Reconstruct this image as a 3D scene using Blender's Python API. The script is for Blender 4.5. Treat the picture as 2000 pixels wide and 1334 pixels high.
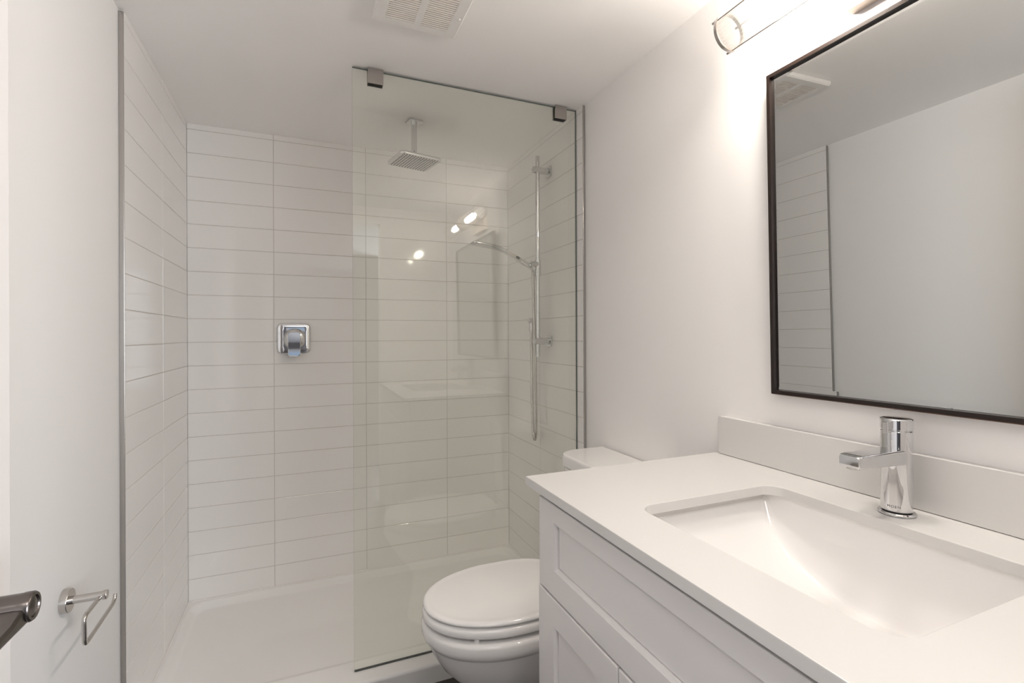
import bpy, bmesh, math
from mathutils import Vector, Matrix
PI = math.pi
sc = bpy.context.scene
for o in list(bpy.data.objects):
    bpy.data.objects.remove(o)

# ------------------------------------------------------------------ room dimensions (metres)
W = 1.518           # width between the tiled faces of the shower
WP = 1.528          # painted right wall
LP = -0.012         # painted left wall
H = 2.166           # ceiling
YT = -0.802         # front edge of the shower tile
YE = -2.66          # entry wall, behind the photographer
GY = -0.754         # glass screen

# ------------------------------------------------------------------ camera
cam = bpy.data.cameras.new('camera')
cam_o = bpy.data.objects.new('camera', cam)
sc.collection.objects.link(cam_o)
F_PX = 957.29
cam.sensor_width = 36.0
cam.sensor_fit = 'HORIZONTAL'
cam.lens = F_PX / 2000 * 36
cam.shift_y = -(667 - 654.18) / 2000
cam.clip_start = 0.01
yaw, roll = math.radians(-22.777), math.radians(-0.217)
s_, c_ = math.sin(-yaw), math.cos(-yaw)
Fv = Vector((s_, c_, 0)); Rv = Vector((c_, -s_, 0)); Uv = Vector((0, 0, 1))
R2 = Rv * math.cos(roll) + Uv * math.sin(roll)
U2 = Uv * math.cos(roll) - Rv * math.sin(roll)
m = Matrix((R2, U2, -Fv)).transposed().to_4x4()
m.translation = Vector((0.47936, -2.52688, 1.23136))
cam_o.matrix_world = m
sc.camera = cam_o

# ------------------------------------------------------------------ view, world, added hall lights
sc.view_settings.view_transform = 'Standard'
sc.view_settings.look = 'None'
sc.view_settings.exposure = 0.03
sc.view_settings.gamma = 1.0
sc.view_settings.use_curve_mapping = False
sc.cycles.max_bounces = 16
sc.cycles.diffuse_bounces = 8
sc.cycles.glossy_bounces = 8
sc.cycles.transparent_max_bounces = 32
sc.cycles.caustics_reflective = False
sc.cycles.caustics_refractive = False
sc.cycles.sample_clamp_indirect = 4.0
world = bpy.data.worlds.new('world')
sc.world = world
world.use_nodes = True
world.node_tree.nodes['Background'].inputs[0].default_value = (0.62, 0.78, 1.0, 1)
world.node_tree.nodes['Background'].inputs[1].default_value = 0.6
HALL_W = 90.0       # added fill through the unseen hall window, watts
BULB_E = 340.0       # bulb surface brightness
al = bpy.data.lights.new('hall_fill', 'AREA')  # cool fill added at the unseen tall window, aimed through the doorway
al.shape = 'RECTANGLE'; al.size = 1.1; al.size_y = 1.5
al.energy = HALL_W; al.color = (0.86, 0.93, 1.0)
al_o = bpy.data.objects.new('hall_fill', al)
sc.collection.objects.link(al_o)
al_o.location = (1.90, -4.99, 1.35)
al_o.rotation_euler = (PI / 2, 0, 0)
hl = bpy.data.lights.new('hall_ceiling_fill', 'AREA')  # fill added under the hall ceiling, no fixture there
hl.shape = 'DISK'; hl.size = 0.6
hl.energy = 11.0; hl.color = (1.0, 0.95, 0.90)
hl_o = bpy.data.objects.new('hall_ceiling_fill', hl)
sc.collection.objects.link(hl_o)
hl_o.location = (0.55, -3.02, 2.14)
fl = bpy.data.lights.new('hall_low_fill', 'POINT')  # bodiless point light added low in the hall to lift the bathroom ceiling
fl.energy = 14.0; fl.color = (1.0, 0.96, 0.92); fl.shadow_soft_size = 0.14
fl_o = bpy.data.objects.new('hall_low_fill', fl)
sc.collection.objects.link(fl_o)
fl_o.location = (1.35, -3.6, 0.6)


# ------------------------------------------------------------------ materials
def mat(name, col, rough=0.5, metal=0.0, spec=0.5, coat=0.0, bump=None, emis=None):
    mt = bpy.data.materials.new(name); mt.use_nodes = True
    b = mt.node_tree.nodes['Principled BSDF']
    b.inputs['Base Color'].default_value = (*col, 1)
    b.inputs['Roughness'].default_value = rough
    b.inputs['Metallic'].default_value = metal
    b.inputs['Specular IOR Level'].default_value = spec
    b.inputs['Coat Weight'].default_value = coat
    if emis:
        b.inputs['Emission Color'].default_value = (*emis[0], 1)
        b.inputs['Emission Strength'].default_value = emis[1]
    if bump:
        nt = mt.node_tree
        tc = nt.nodes.new('ShaderNodeTexCoord')
        nz = nt.nodes.new('ShaderNodeTexNoise')
        nz.inputs['Scale'].default_value = bump[0]
        nz.inputs['Detail'].default_value = 4
        bp = nt.nodes.new('ShaderNodeBump')
        bp.inputs['Strength'].default_value = bump[1]
        bp.inputs['Distance'].default_value = bump[2]
        nt.links.new(tc.outputs['Object'], nz.inputs['Vector'])
        nt.links.new(nz.outputs['Fac'], bp.inputs['Height'])
        nt.links.new(bp.outputs['Normal'], b.inputs['Normal'])
    return mt


def glass_mat(name, tint, f0=0.04, rough=0.0, gloss=1.0, milk=0.0):
    """thin clear sheet: tinted see-through plus a Schlick mirror layer, same for every ray"""
    mt = bpy.data.materials.new(name); mt.use_nodes = True
    nt = mt.node_tree; nt.nodes.clear()
    N = nt.nodes.new; L = nt.links.new
    out = N('ShaderNodeOutputMaterial')
    tr = N('ShaderNodeBsdfTransparent'); tr.inputs[0].default_value = (*tint, 1)
    gl = N('ShaderNodeBsdfGlossy'); gl.inputs['Color'].default_value = (gloss, gloss, gloss, 1)
    gl.inputs['Roughness'].default_value = rough
    ge = N('ShaderNodeNewGeometry')
    dt = N('ShaderNodeVectorMath'); dt.operation = 'DOT_PRODUCT'
    L(ge.outputs['Normal'], dt.inputs[0]); L(ge.outputs['Incoming'], dt.inputs[1])
    ab = N('ShaderNodeMath'); ab.operation = 'ABSOLUTE'; L(dt.outputs['Value'], ab.inputs[0])
    om = N('ShaderNodeMath'); om.operation = 'SUBTRACT'; om.inputs[0].default_value = 1; L(ab.outputs[0], om.inputs[1])
    pw = N('ShaderNodeMath'); pw.operation = 'POWER'; pw.inputs[1].default_value = 5; L(om.outputs[0], pw.inputs[0])
    ma = N('ShaderNodeMath'); ma.operation = 'MULTIPLY_ADD'
    ma.inputs[1].default_value = 1 - f0; ma.inputs[2].default_value = f0; L(pw.outputs[0], ma.inputs[0])
    mx = N('ShaderNodeMixShader')
    L(ma.outputs[0], mx.inputs[0]); L(tr.outputs[0], mx.inputs[1]); L(gl.outputs[0], mx.inputs[2])
    last = mx
    if milk:
        di = N('ShaderNodeBsdfDiffuse'); di.inputs[0].default_value = (0.9, 0.89, 0.87, 1)
        tl = N('ShaderNodeBsdfTranslucent'); tl.inputs[0].default_value = (0.9, 0.89, 0.87, 1)
        m1 = N('ShaderNodeMixShader'); m1.inputs[0].default_value = 0.5; L(di.outputs[0], m1.inputs[1]); L(tl.outputs[0], m1.inputs[2])
        m2 = N('ShaderNodeMixShader'); m2.inputs[0].default_value = milk; L(mx.outputs[0], m2.inputs[1]); L(m1.outputs[0], m2.inputs[2])
        last = m2
    L(last.outputs[0], out.inputs[0])
    return mt


def floor_mat():
    mt = mat('dark_floor_tile', (0.05, 0.043, 0.04), 0.45)
    nt = mt.node_tree; b = nt.nodes['Principled BSDF']
    tc = nt.nodes.new('ShaderNodeTexCoord')
    br = nt.nodes.new('ShaderNodeTexBrick')
    br.inputs['Color1'].default_value = (0.050, 0.043, 0.040, 1)
    br.inputs['Color2'].default_value = (0.060, 0.052, 0.048, 1)
    br.inputs['Mortar'].default_value = (0.03, 0.028, 0.027, 1)
    br.inputs['Scale'].default_value = 1.0
    br.inputs['Brick Width'].default_value = 0.6
    br.inputs['Row Height'].default_value = 0.3
    br.inputs['Mortar Size'].default_value = 0.003
    nt.links.new(tc.outputs['Object'], br.inputs['Vector'])
    nt.links.new(br.outputs['Color'], b.inputs['Base Color'])
    return mt


def mirror_mat():
    mt = mat('mirror_silver', (0.63, 0.64, 0.63), 0.0, 1.0)
    return mt


M = dict(
    paint=mat('white_wall_paint', (0.885, 0.87, 0.862), 0.55, bump=(220, 0.06, 0.001)),
    hall=mat('taupe_hall_paint', (0.17, 0.16, 0.165), 0.6),
    ceil=mat('white_ceiling_paint', (0.945, 0.93, 0.922), 0.8, bump=(260, 0.06, 0.001)),
    tile=mat('white_glazed_tile', (0.87, 0.855, 0.843), 0.06, bump=(9, 0.05, 0.002)),
    grout=mat('pale_grout', (0.60, 0.57, 0.55), 0.9),
    acrylic=mat('white_acrylic', (0.87, 0.86, 0.85), 0.14),
    china=mat('white_china', (0.83, 0.818, 0.81), 0.05),
    seat=mat('white_seat_plastic', (0.90, 0.89, 0.88), 0.13),
    quartz=mat('white_quartz', (0.67, 0.66, 0.648), 0.22),
    lacquer=mat('white_lacquer', (0.76, 0.74, 0.735), 0.28),
    gap=mat('shadow_dark', (0.03, 0.028, 0.026), 0.9),
    chrome=mat('chrome', (0.70, 0.70, 0.71), 0.03, 1.0),
    nickel=mat('brushed_nickel', (0.50, 0.47, 0.45), 0.22, 1.0),
    lampmetal=mat('satin_lamp_metal', (0.74, 0.67, 0.60), 0.38, 0.8),
    steel=mat('polished_nickel', (0.58, 0.555, 0.53), 0.10, 1.0),
    alu=mat('aluminium_edge_trim', (0.46, 0.44, 0.42), 0.2, 1.0),
    bronze=mat('dark_bronze_frame', (0.016, 0.010, 0.008), 0.25, 0.0, spec=0.35),
    bronze_edge=mat('bronze_lip', (0.13, 0.07, 0.05), 0.3, 0.7),
    mirror=mirror_mat(),
    glass=glass_mat('clear_glass', (0.990, 0.995, 0.972), 0.052),
    glass_edge=mat('green_glass_edge', (0.10, 0.13, 0.12), 0.05, spec=0.6),
    ribglass=glass_mat('ribbed_clear_glass', (0.94, 0.93, 0.915), 0.10, milk=0.03),
    bulb=mat('lit_bulb', (1, 1, 1), 0.4, emis=((1.0, 0.935, 0.865), BULB_E)),
    fan=mat('white_fan_plastic', (0.84, 0.83, 0.815), 0.4),
    slat=mat('cream_fan_slats', (0.93, 0.885, 0.84), 0.45),
    fan_dark=mat('fan_shade_brown', (0.30, 0.20, 0.15), 0.9),  # brown that stands in for the shade inside the fan
    nozzle=mat('grey_nozzle_rubber', (0.10, 0.10, 0.10), 0.5),
    gunmetal=mat('dark_satin_nickel', (0.15, 0.133, 0.125), 0.24, 1.0),
    black=mat('black_gasket', (0.012, 0.012, 0.012), 0.5),
    ink=mat('etched_lettering', (0.10, 0.10, 0.10), 0.4, 0.6),
    floor=floor_mat(),
    caulk=mat('white_caulk', (0.82, 0.80, 0.785), 0.35),
)


# ------------------------------------------------------------------ mesh helpers
def box(bm, x0, x1, y0, y1, z0, z1, bev=0.0, seg=2, mi=0):
    r = bmesh.ops.create_cube(bm, size=1.0)
    vs = r['verts']
    for v in vs:
        v.co = Vector(((x0 + x1) / 2 + v.co.x * (x1 - x0), (y0 + y1) / 2 + v.co.y * (y1 - y0), (z0 + z1) / 2 + v.co.z * (z1 - z0)))
    fs = set(f for v in vs for f in v.link_faces)
    for f in fs: f.material_index = mi
    if bev > 0:
        es = list(set(e for v in vs for e in v.link_edges))
        bmesh.ops.bevel(bm, geom=es, offset=bev, segments=seg, profile=0.5, affect='EDGES', clamp_overlap=True)
    return bm


def rings(bm, rr, cap0=True, cap1=True, closed=True, mi=0):
    """skin a list of rings of points"""
    vv = [[bm.verts.new(p) for p in r] for r in rr]
    n = len(vv[0])
    for a, b in zip(vv[:-1], vv[1:]):
        for i in range(n if closed else n - 1):
            j = (i + 1) % n
            f = bm.faces.new((a[i], a[j], b[j], b[i])); f.material_index = mi
    if cap0: bm.faces.new(vv[0][::-1]).material_index = mi
    if cap1: bm.faces.new(vv[-1]).material_index = mi
    return vv


def frame_of(d):
    d = d.normalized()
    a = Vector((0, 0, 1)) if abs(d.z) < 0.9 else Vector((1, 0, 0))
    u = d.cross(a).normalized(); w = d.cross(u).normalized()
    return u, w


def cyl(bm, p0, p1, r0, r1=None, n=32, bev=0.0, mi=0):
    p0, p1 = Vector(p0), Vector(p1); r1 = r0 if r1 is None else r1
    d = (p1 - p0); u, w = frame_of(d); dn = d.normalized()
    def ring(p, r): return [p + (u * math.cos(2 * PI * i / n) + w * math.sin(2 * PI * i / n)) * r for i in range(n)]
    rr = []
    if bev:
        for k in range(4):
            t = k / 3 * PI / 2
            rr.append(ring(p0 + dn * bev * (1 - math.sin(t)), r0 - bev * (1 - math.cos(PI / 2 - t) if False else 1) + bev * math.sin(t)))
        for k in range(4):
            t = PI / 2 - k / 3 * PI / 2
            rr.append(ring(p1 - dn * bev * (1 - math.sin(t)) , r1 - bev + bev * math.sin(t)))
        # rounded rim: radius grows with sin, offset shrinks with 1-cos
        rr = [ring(p0 + dn * bev * (1 - math.sin(k / 3 * PI / 2)), r0 - bev * (1 - math.cos(PI / 2 - k / 3 * PI / 2)) if False else r0 - bev + bev * math.sin(k / 3 * PI / 2) ) for k in range(0)] or rr
    else:
        rr = [ring(p0, r0), ring(p1, r1)]
    rings(bm, rr, mi=mi)


def lathe(bm, c, prof, axis=(0, 0, 1), n=40, mi=0):
    """prof: list of (radius, height along the axis)"""
    ax = Vector(axis).normalized(); u, w = frame_of(ax); c = Vector(c)
    rr = [[c + ax * h + (u * math.cos(2 * PI * i / n) + w * math.sin(2 * PI * i / n)) * max(r, 1e-5) for i in range(n)] for r, h in prof]
    rings(bm, rr, mi=mi)


def smooth_path(pts, k=8):
    """Catmull-Rom through points"""
    P = [Vector(p) for p in pts]
    P = [P[0] * 2 - P[1]] + P + [P[-1] * 2 - P[-2]]
    out = []
    for i in range(1, len(P) - 2):
        for j in range(k):
            t = j / k
            a, b, c, d = P[i - 1], P[i], P[i + 1], P[i + 2]
            out.append(0.5 * ((2 * b) + (c - a) * t + (2 * a - 5 * b + 4 * c - d) * t * t + (3 * b - a - 3 * c + d) * t ** 3))
    out.append(P[-2])
    return out


def round_path(pts, r, k=6):
    """polyline with rounded corners"""
    P = [Vector(p) for p in pts]; out = [P[0]]
    for a, b, c in zip(P[:-2], P[1:-1], P[2:]):
        d0 = (a - b).normalized(); d1 = (c - b).normalized()
        q0, q1 = b + d0 * r, b + d1 * r
        for i in range(k + 1):
            t = i / k
            out.append(q0 * (1 - t) ** 2 + b * 2 * t * (1 - t) + q1 * t * t)
    out.append(P[-1])
    return out


def tube(bm, path, r, n=16, mi=0):
    path = [Vector(p) for p in path]
    rf = r if callable(r) else (lambda t: r)
    d = (path[1] - path[0]).normalized(); u, _ = frame_of(d)
    rr = []
    for i, p in enumerate(path):
        a = path[max(i - 1, 0)]; b = path[min(i + 1, len(path) - 1)]
        d = (b - a).normalized()
        u = (u - d * u.dot(d)).normalized(); w = d.cross(u)
        q = rf(i / (len(path) - 1))
        rr.append([p + (u * math.cos(2 * PI * j / n) + w * math.sin(2 * PI * j / n)) * q for j in range(n)])
    rings(bm, rr, mi=mi)


def rrect(w, h, r, n=6):
    """rounded rectangle outline (2-D), centred"""
    out = []
    for cx, cy, a0 in ((w / 2 - r, h / 2 - r, 0), (-w / 2 + r, h / 2 - r, PI / 2), (-w / 2 + r, -h / 2 + r, PI), (w / 2 - r, -h / 2 + r, 1.5 * PI)):
        for i in range(n + 1):
            a = a0 + PI / 2 * i / n
            out.append((cx + r * math.cos(a), cy + r * math.sin(a)))
    return out


def slab(bm, outline, o, u, v, w, t, bev=0.002, mi=0):
    """2-D outline in plane (u,v) at o, extruded by t along w, with a small rounded far rim"""
    o, u, v, w = Vector(o), Vector(u), Vector(v), Vector(w)
    cx = sum(p[0] for p in outline) / len(outline); cy = sum(p[1] for p in outline) / len(outline)
    ext = max(max(abs(p[0] - cx), abs(p[1] - cy)) for p in outline)
    def ring(sc_, h): return [o + u * (cx + (p[0] - cx) * sc_) + v * (cy + (p[1] - cy) * sc_) + w * h for p in outline]
    b = bev; k = 1 - b / ext
    rr = [ring(1, 0), ring(1, t - b), ring(1 - 0.3 * b / ext, t - 0.3 * b), ring(k, t)]
    rings(bm, rr, mi=mi)


def new_obj(name, bm, m_, parent=None, angle=35, extra=(), wn=True):
    bmesh.ops.recalc_face_normals(bm, faces=bm.faces[:])
    me = bpy.data.meshes.new(name)
    loc = parent_loc(parent) if parent else Vector((0, 0, 0))
    if parent:
        for v in bm.verts: v.co -= loc
    bm.to_mesh(me); bm.free()
    me.materials.append(M[m_] if isinstance(m_, str) else m_)
    for e in extra: me.materials.append(M[e])
    if angle:
        for p in me.polygons: p.use_smooth = True
        me.set_sharp_from_angle(angle=math.radians(angle))
    o = bpy.data.objects.new(name, me)
    sc.collection.objects.link(o)
    if wn:
        w = o.modifiers.new('weighted', 'WEIGHTED_NORMAL'); w.keep_sharp = True; w.weight = 100
    if parent: o.parent = parent
    return o


def parent_loc(p):
    l = Vector((0, 0, 0))
    while p:
        l += p.location; p = p.parent
    return l


def thing(name, label, cat, loc, group=None):
    o = bpy.data.objects.new(name, None); sc.collection.objects.link(o)
    o.empty_display_size = 0.05
    o.location = loc; tag(o, label, cat, group)
    return o


def tag(o, label, cat, group=None):
    o['label'] = label; o['category'] = cat
    if group: o['group'] = group
    return o


def struct(name, bm, m_, label=None, cat=None, angle=0, extra=()):
    o = new_obj(name, bm, m_, angle=angle, extra=extra)
    o['kind'] = 'structure'
    if label: o['label'] = label; o['category'] = cat
    return o


def origin_to(o, loc):
    """move a single-mesh thing's origin without moving the mesh"""
    loc = Vector(loc)
    o.data.transform(Matrix.Translation(-loc)); o.location = loc
    return o


BM = bmesh.new

# ================================================================== THE SETTING
bm = BM(); box(bm, -0.112, LP, YE, 0.12, 0, H); struct('wall_left', bm, 'paint', 'plain white painted wall on the left', 'wall')
bm = BM(); box(bm, WP, WP + 0.1, YE, 0.12, 0, H); struct('wall_right', bm, 'paint', 'plain white painted wall behind the mirror and vanity', 'wall')
bm = BM(); box(bm, LP, WP, 0.012, 0.112, 0, H); struct('wall_back_core', bm, 'paint', 'wall behind the white shower tiles', 'wall').name = 'wall_rear'
bm = BM(); box(bm, -1.4, 2.6, -4.9, 0.12, -0.1, 0); struct('floor', bm, 'floor', 'dark floor beside the toilet', 'floor')
bm = BM(); box(bm, -1.4, 2.6, -4.9, 0.12, H, H + 0.1); struct('ceiling', bm, 'ceil', 'plain white ceiling', 'ceiling')
# entry wall with the doorway the photograph is taken from
DX0, DX1, DH = 0.135, 0.98, 2.05
bm = BM()
box(bm, -1.4, DX0, YE - 0.1, YE, 0, H); box(bm, DX1, 2.6, YE - 0.1, YE, 0, H); box(bm, DX0, DX1, YE - 0.1, YE, DH, H)
struct('wall_entry', bm, 'paint', 'white wall around the doorway behind the camera', 'wall')
# hall beyond, with a sky window and an added one for fill light
bm = BM(); box(bm, -1.4, -1.3, -4.9, YE - 0.1, 0, H); struct('wall_hall_left', bm, 'hall', 'left wall of the hall outside', 'wall')
bm = BM(); box(bm, 2.5, 2.6, -4.9, YE - 0.1, 0, H); struct('wall_hall_right', bm, 'hall', 'right wall of the hall outside', 'wall')
bm = BM()
box(bm, -1.4, 0.22, -5.0, -4.9, 0, H); box(bm, 0.82, 1.33, -5.0, -4.9, 0, H); box(bm, 2.47, 2.6, -5.0, -4.9, 0, H)
box(bm, 0.22, 0.82, -5.0, -4.9, 0, 1.3); box(bm, 0.22, 0.82, -5.0, -4.9, 2.08, H)
box(bm, 1.33, 2.47, -5.0, -4.9, 0, 0.58); box(bm, 1.33, 2.47, -5.0, -4.9, 2.12, H)
struct('wall_hall_rear', bm, 'hall', 'far wall of the hall with its sky window and the added one', 'wall')
for nm, lab, X0, X1, Z0, Z1 in (('added_window_1', 'tall unseen hall window added for the fill light', 1.33, 2.47, 0.58, 2.12), ('window_2', 'small high hall window showing the sky', 0.22, 0.82, 1.3, 2.08)):  # the tall window is added out of view to pass fill light
    bm = BM()
    for x0, x1, z0, z1 in ((X0, X0 + 0.03, Z0, Z1), (X1 - 0.03, X1, Z0, Z1), (X0 + 0.03, X1 - 0.03, Z0, Z0 + 0.03), (X0 + 0.03, X1 - 0.03, Z1 - 0.03, Z1)): box(bm, x0, x1, -4.97, -4.93, z0, z1)
    struct(nm, bm, 'lacquer', lab, 'window')
# left baseboard
bm = BM(); box(bm, LP, LP + 0.012, YE, YT - 0.02, 0, 0.10, 0.003); struct('baseboard_left', bm, 'lacquer', 'white baseboard along the left wall', 'baseboard')

# tile cladding : every tile a bevelled face in front of a grout bed
PT = 0.104; ZTOP = 2.14         # joint line 0
zj = [H - 0.0005, ZTOP] + [ZTOP - PT * k for k in range(1, 20)] + [0.067]


def tile_wall(name, uj, to3, nrm, label):
    bm = BM()
    g = 0.0011; b = 0.0012; dep = 0.0016
    import random
    rnd = random.Random(name)
    for i in range(len(uj) - 1):
        for k in range(len(zj) - 1):
            u0, u1 = uj[i] + (g if i else 0.0003), uj[i + 1] - (g if i < len(uj) - 2 else 0.0003)
            z1, z0 = zj[k] - (g if k else 0), zj[k + 1] + (g if k < len(zj) - 2 else 0)
            tl = [rnd.uniform(-0.00008, 0.00008) for _ in range(2)]
            def P(u, z, h):
                e = 0 if h < 0 else tl[0] * (u - u0) / (u1 - u0) + tl[1] * (z - z0) / PT
                return Vector(to3(u, z)) + Vector(nrm) * (h + e if h >= 0 else h)
            rr = [[P(u0, z0, -dep), P(u1, z0, -dep), P(u1, z1, -dep), P(u0, z1, -dep)],
                  [P(u0 + b * .3, z0 + b * .3, -b * .35), P(u1 - b * .3, z0 + b * .3, -b * .35), P(u1 - b * .3, z1 - b * .3, -b * .35), P(u0 + b * .3, z1 - b * .3, -b * .35)],
                  [P(u0 + b, z0 + b, 0), P(u1 - b, z0 + b, 0), P(u1 - b, z1 - b, 0), P(u0 + b, z1 - b, 0)]]
            rings(bm, rr, cap0=False)
    # grout bed
    n = Vector(nrm)
    u0, u1 = uj[0], uj[-1]
    q = [Vector(to3(u, z)) for u, z in ((u0, 0.03), (u1, 0.03), (u1, H), (u0, H))]
    rings(bm, [[p - n * 0.0118 for p in q], [p - n * 0.0012 for p in q]], mi=1)
    return struct(name, bm, 'tile', label, 'tiled wall', angle=0, extra=('grout',))


tile_wall('wall_back', [0, 0.3413, 0.754, 1.1662, W], lambda u, z: (u, 0, z), (0, -1, 0), 'back shower wall of white stacked tiles')
tile_wall('wall_shower_left', [YT, -0.392, 0], lambda u, z: (0, u, z), (1, 0, 0), 'left shower wall of white stacked tiles')
tile_wall('wall_shower_right', [YT, -0.40, 0], lambda u, z: (W, u, z), (-1, 0, 0), 'right shower wall of white stacked tiles')
# metal tile edge trims
bm = BM(); box(bm, LP, 0.0008, YT - 0.004, YT, 0.06, H - 0.004, 0.0015)
struct('trim_1', bm, 'alu', 'metal edge strip where the left shower tiles stop', 'trim', angle=40)
bm = BM(); box(bm, W - 0.0008, WP, YT - 0.004, YT, 0.06, H - 0.004, 0.0015)
struct('trim_2', bm, 'alu', 'metal edge strip where the right shower tiles stop', 'trim', angle=40)

# ================================================================== SHOWER PAN
bm = BM()
NX, NY = 96, 60
def pan_z(x, y):
    x0, x1, y0, y1, r = 0.014, W - 0.014, -0.690, -0.014, 0.075
    cx, cy = (x0 + x1) / 2, (y0 + y1) / 2
    qx, qy = abs(x - cx) - (x1 - x0) / 2 + r, abs(y - cy) - (y1 - y0) / 2 + r
    dd = -(math.hypot(max(qx, 0), max(qy, 0)) + min(max(qx, qy), 0) - r)   # >0 inside
    t = min(max(dd / 0.034, 0), 1); t = t * t * (3 - 2 * t)
    fl = 0.046 - 0.012 * min(max(dd / 0.35, 0), 1)
    return 0.067 * (1 - t) + fl * t
def refine(a, b, n, w):
    # points denser near both ends
    L_ = []
    for i in range(n + 1):
        t = i / n
        L_.append(a + (b - a) * (t - w * math.sin(2 * PI * t) / (2 * PI)))
    return L_
xs = refine(0.001, W - 0.001, NX, 0.8); ys = refine(-0.805, -0.001, NY, 0.55)
gv = [[bm.verts.new((x, y, pan_z(x, y))) for x in xs] for y in ys]
for j in range(len(ys) - 1):
    for i in range(len(xs) - 1):
        bm.faces.new((gv[j][i], gv[j][i + 1], gv[j + 1][i + 1], gv[j + 1][i]))
# rounded nose and front face of the threshold
prev = gv[0]
for k in range(1, 7):
    a = k / 6 * PI / 2
    row = [bm.verts.new((x, -0.805 - 0.012 * math.sin(a), 0.067 - 0.012 * (1 - math.cos(a)))) for x in xs]
    for i in range(len(xs) - 1): bm.faces.new((prev[i + 1], prev[i], row[i], row[i + 1]))
    prev = row
row = [bm.verts.new((x, -0.818, 0.0)) for x in xs]
for i in range(len(xs) - 1): bm.faces.new((prev[i + 1], prev[i], row[i], row[i + 1]))
back = [bm.verts.new((x, -0.001, 0.0)) for x in xs]
for i in range(len(xs) - 1):
    bm.faces.new((gv[-1][i], gv[-1][i + 1], back[i + 1], back[i]))
    bm.faces.new((row[i + 1], row[i], back[i], back[i + 1]))
for side in (0, -1):
    col = [back[side]] + [gv[j][side] for j in range(len(ys) - 1, -1, -1)]
    # nose column
    pts = [v for v in bm.verts if abs(v.co.x - xs[side]) < 1e-6 and v.co.y < -0.8055]
    pts.sort(key=lambda v: -v.co.z)
    bm.faces.new(col + pts)
pan = tag(new_obj('shower_pan', bm, 'acrylic', angle=50), 'white shower pan with a low front threshold', 'shower pan')
origin_to(pan, (W / 2, -0.41, 0))
# caulk beads round the pan
bm = BM()
cyl(bm, (0.002, YT + 0.005, 0.0675), (0.002, -0.001, 0.0675), 0.0045, n=10)
cyl(bm, (0.001, -0.002, 0.0675), (W - 0.001, -0.002, 0.0675), 0.0045, n=10)
cyl(bm, (W - 0.002, YT + 0.005, 0.0675), (W - 0.002, -0.001, 0.0675), 0.0045, n=10)
struct('trim_3', bm, 'caulk', 'white caulk line between shower tiles and pan', 'trim', angle=60)

# ================================================================== GLASS SCREEN
GX0 = 0.629
bm = BM()
box(bm, GX0, W - 0.002, GY, GY + 0.010, 0.070, H - 0.005)
for f in bm.faces:
    f.material_index = 0 if abs(f.normal.y) > 0.9 else 1
gp = tag(new_obj('glass_screen', bm, 'glass', angle=0, extra=('glass_edge',)), 'clear fixed glass shower screen standing on the pan threshold', 'glass screen')
origin_to(gp, (1.07, GY + 0.005, 0.07))
bm = BM(); box(bm, GX0 + 0.001, W - 0.003, GY + 0.002, GY + 0.008, 0.0665, 0.0705)
struct('trim_4', bm, 'black', 'dark seal under the glass screen', 'trim')
for xa, xb, lab in ((0.680, 0.733, 'square brushed clamp on the outer top corner of the shower glass'),
                    (1.415, 1.467, 'square brushed clamp at the top of the shower glass near the right wall')):
    t = thing('glass_clamp', lab, 'glass clamp', ((xa + xb) / 2, GY, H))
    bm = BM(); box(bm, xa, xb, GY - 0.010, GY - 0.0012, H - 0.054, H - 0.0005, 0.001); new_obj('plate', bm, 'nickel', t)
    bm = BM(); box(bm, xa, xb, GY + 0.0112, GY + 0.020, H - 0.054, H - 0.0005, 0.001); new_obj('plate', bm, 'nickel', t)
    bm = BM()
    box(bm, xa + 0.0015, xb - 0.0015, GY - 0.0013, GY - 0.0001, H - 0.057, H - 0.001)
    box(bm, xa + 0.0015, xb - 0.0015, GY + 0.0101, GY + 0.0113, H - 0.057, H - 0.001)
    o = new_obj('gasket', bm, 'black', t); o['label'] = 'black rubber gasket'

# ================================================================== RAIN SHOWER HEAD
RX, RY, RZ = 0.917, -0.388, 1.985
t = thing('rain_shower_head', 'square chrome rain shower head hanging from the ceiling', 'shower head', (RX, RY, H))
ang = math.radians(12)
ux, uy = Vector((math.cos(ang), math.sin(ang), 0)), Vector((-math.sin(ang), math.cos(ang), 0))
bm = BM(); slab(bm, rrect(0.062, 0.062, 0.006), (RX, RY, H), ux, uy, (0, 0, -1), 0.009, 0.002); new_obj('ceiling_plate', bm, 'chrome', t)
bm = BM(); cyl(bm, (RX, RY, H - 0.008), (RX, RY, RZ + 0.035), 0.0125, n=32); new_obj('arm', bm, 'chrome', t)
bm = BM()
lathe(bm, (RX, RY, RZ + 0.012), [(0.020, 0), (0.020, 0.006), (0.0145, 0.010), (0.0145, 0.03), (0.0115, 0.034)], n=32); new_obj('ball_joint', bm, 'chrome', t)
bm = BM()
hw, hh = 0.188, 0.178
prof = [(0.962, 0.0132), (0.985, 0.0125), (1.0, 0.009), (1.0, 0.004), (0.985, 0.0005), (0.955, 0.0)]
rr = []
for s, z in prof:
    rr.append([Vector((RX, RY, RZ + z)) + ux * p[0] * s + uy * p[1] * s for p in rrect(hw, hh, 0.022)])
rings(bm, rr)
hd = new_obj('spray_plate', bm, 'chrome', t)
bm = BM()
for i in range(13):
    for j in range(12):
        px = -hw / 2 + 0.018 + i * (hw - 0.036) / 12
        py = -hh / 2 + 0.016 + j * (hh - 0.032) / 11
        p = Vector((RX, RY, RZ)) + ux * px + uy * py
        cyl(bm, p + Vector((0, 0, 0.0005)), p - Vector((0, 0, 0.0022)), 0.0033, 0.0022, n=8)
nz = new_obj('nozzles', bm, 'nozzle', hd); nz['kind'] = 'stuff'; nz['label'] = 'grey rubber nozzles in rows'

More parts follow.
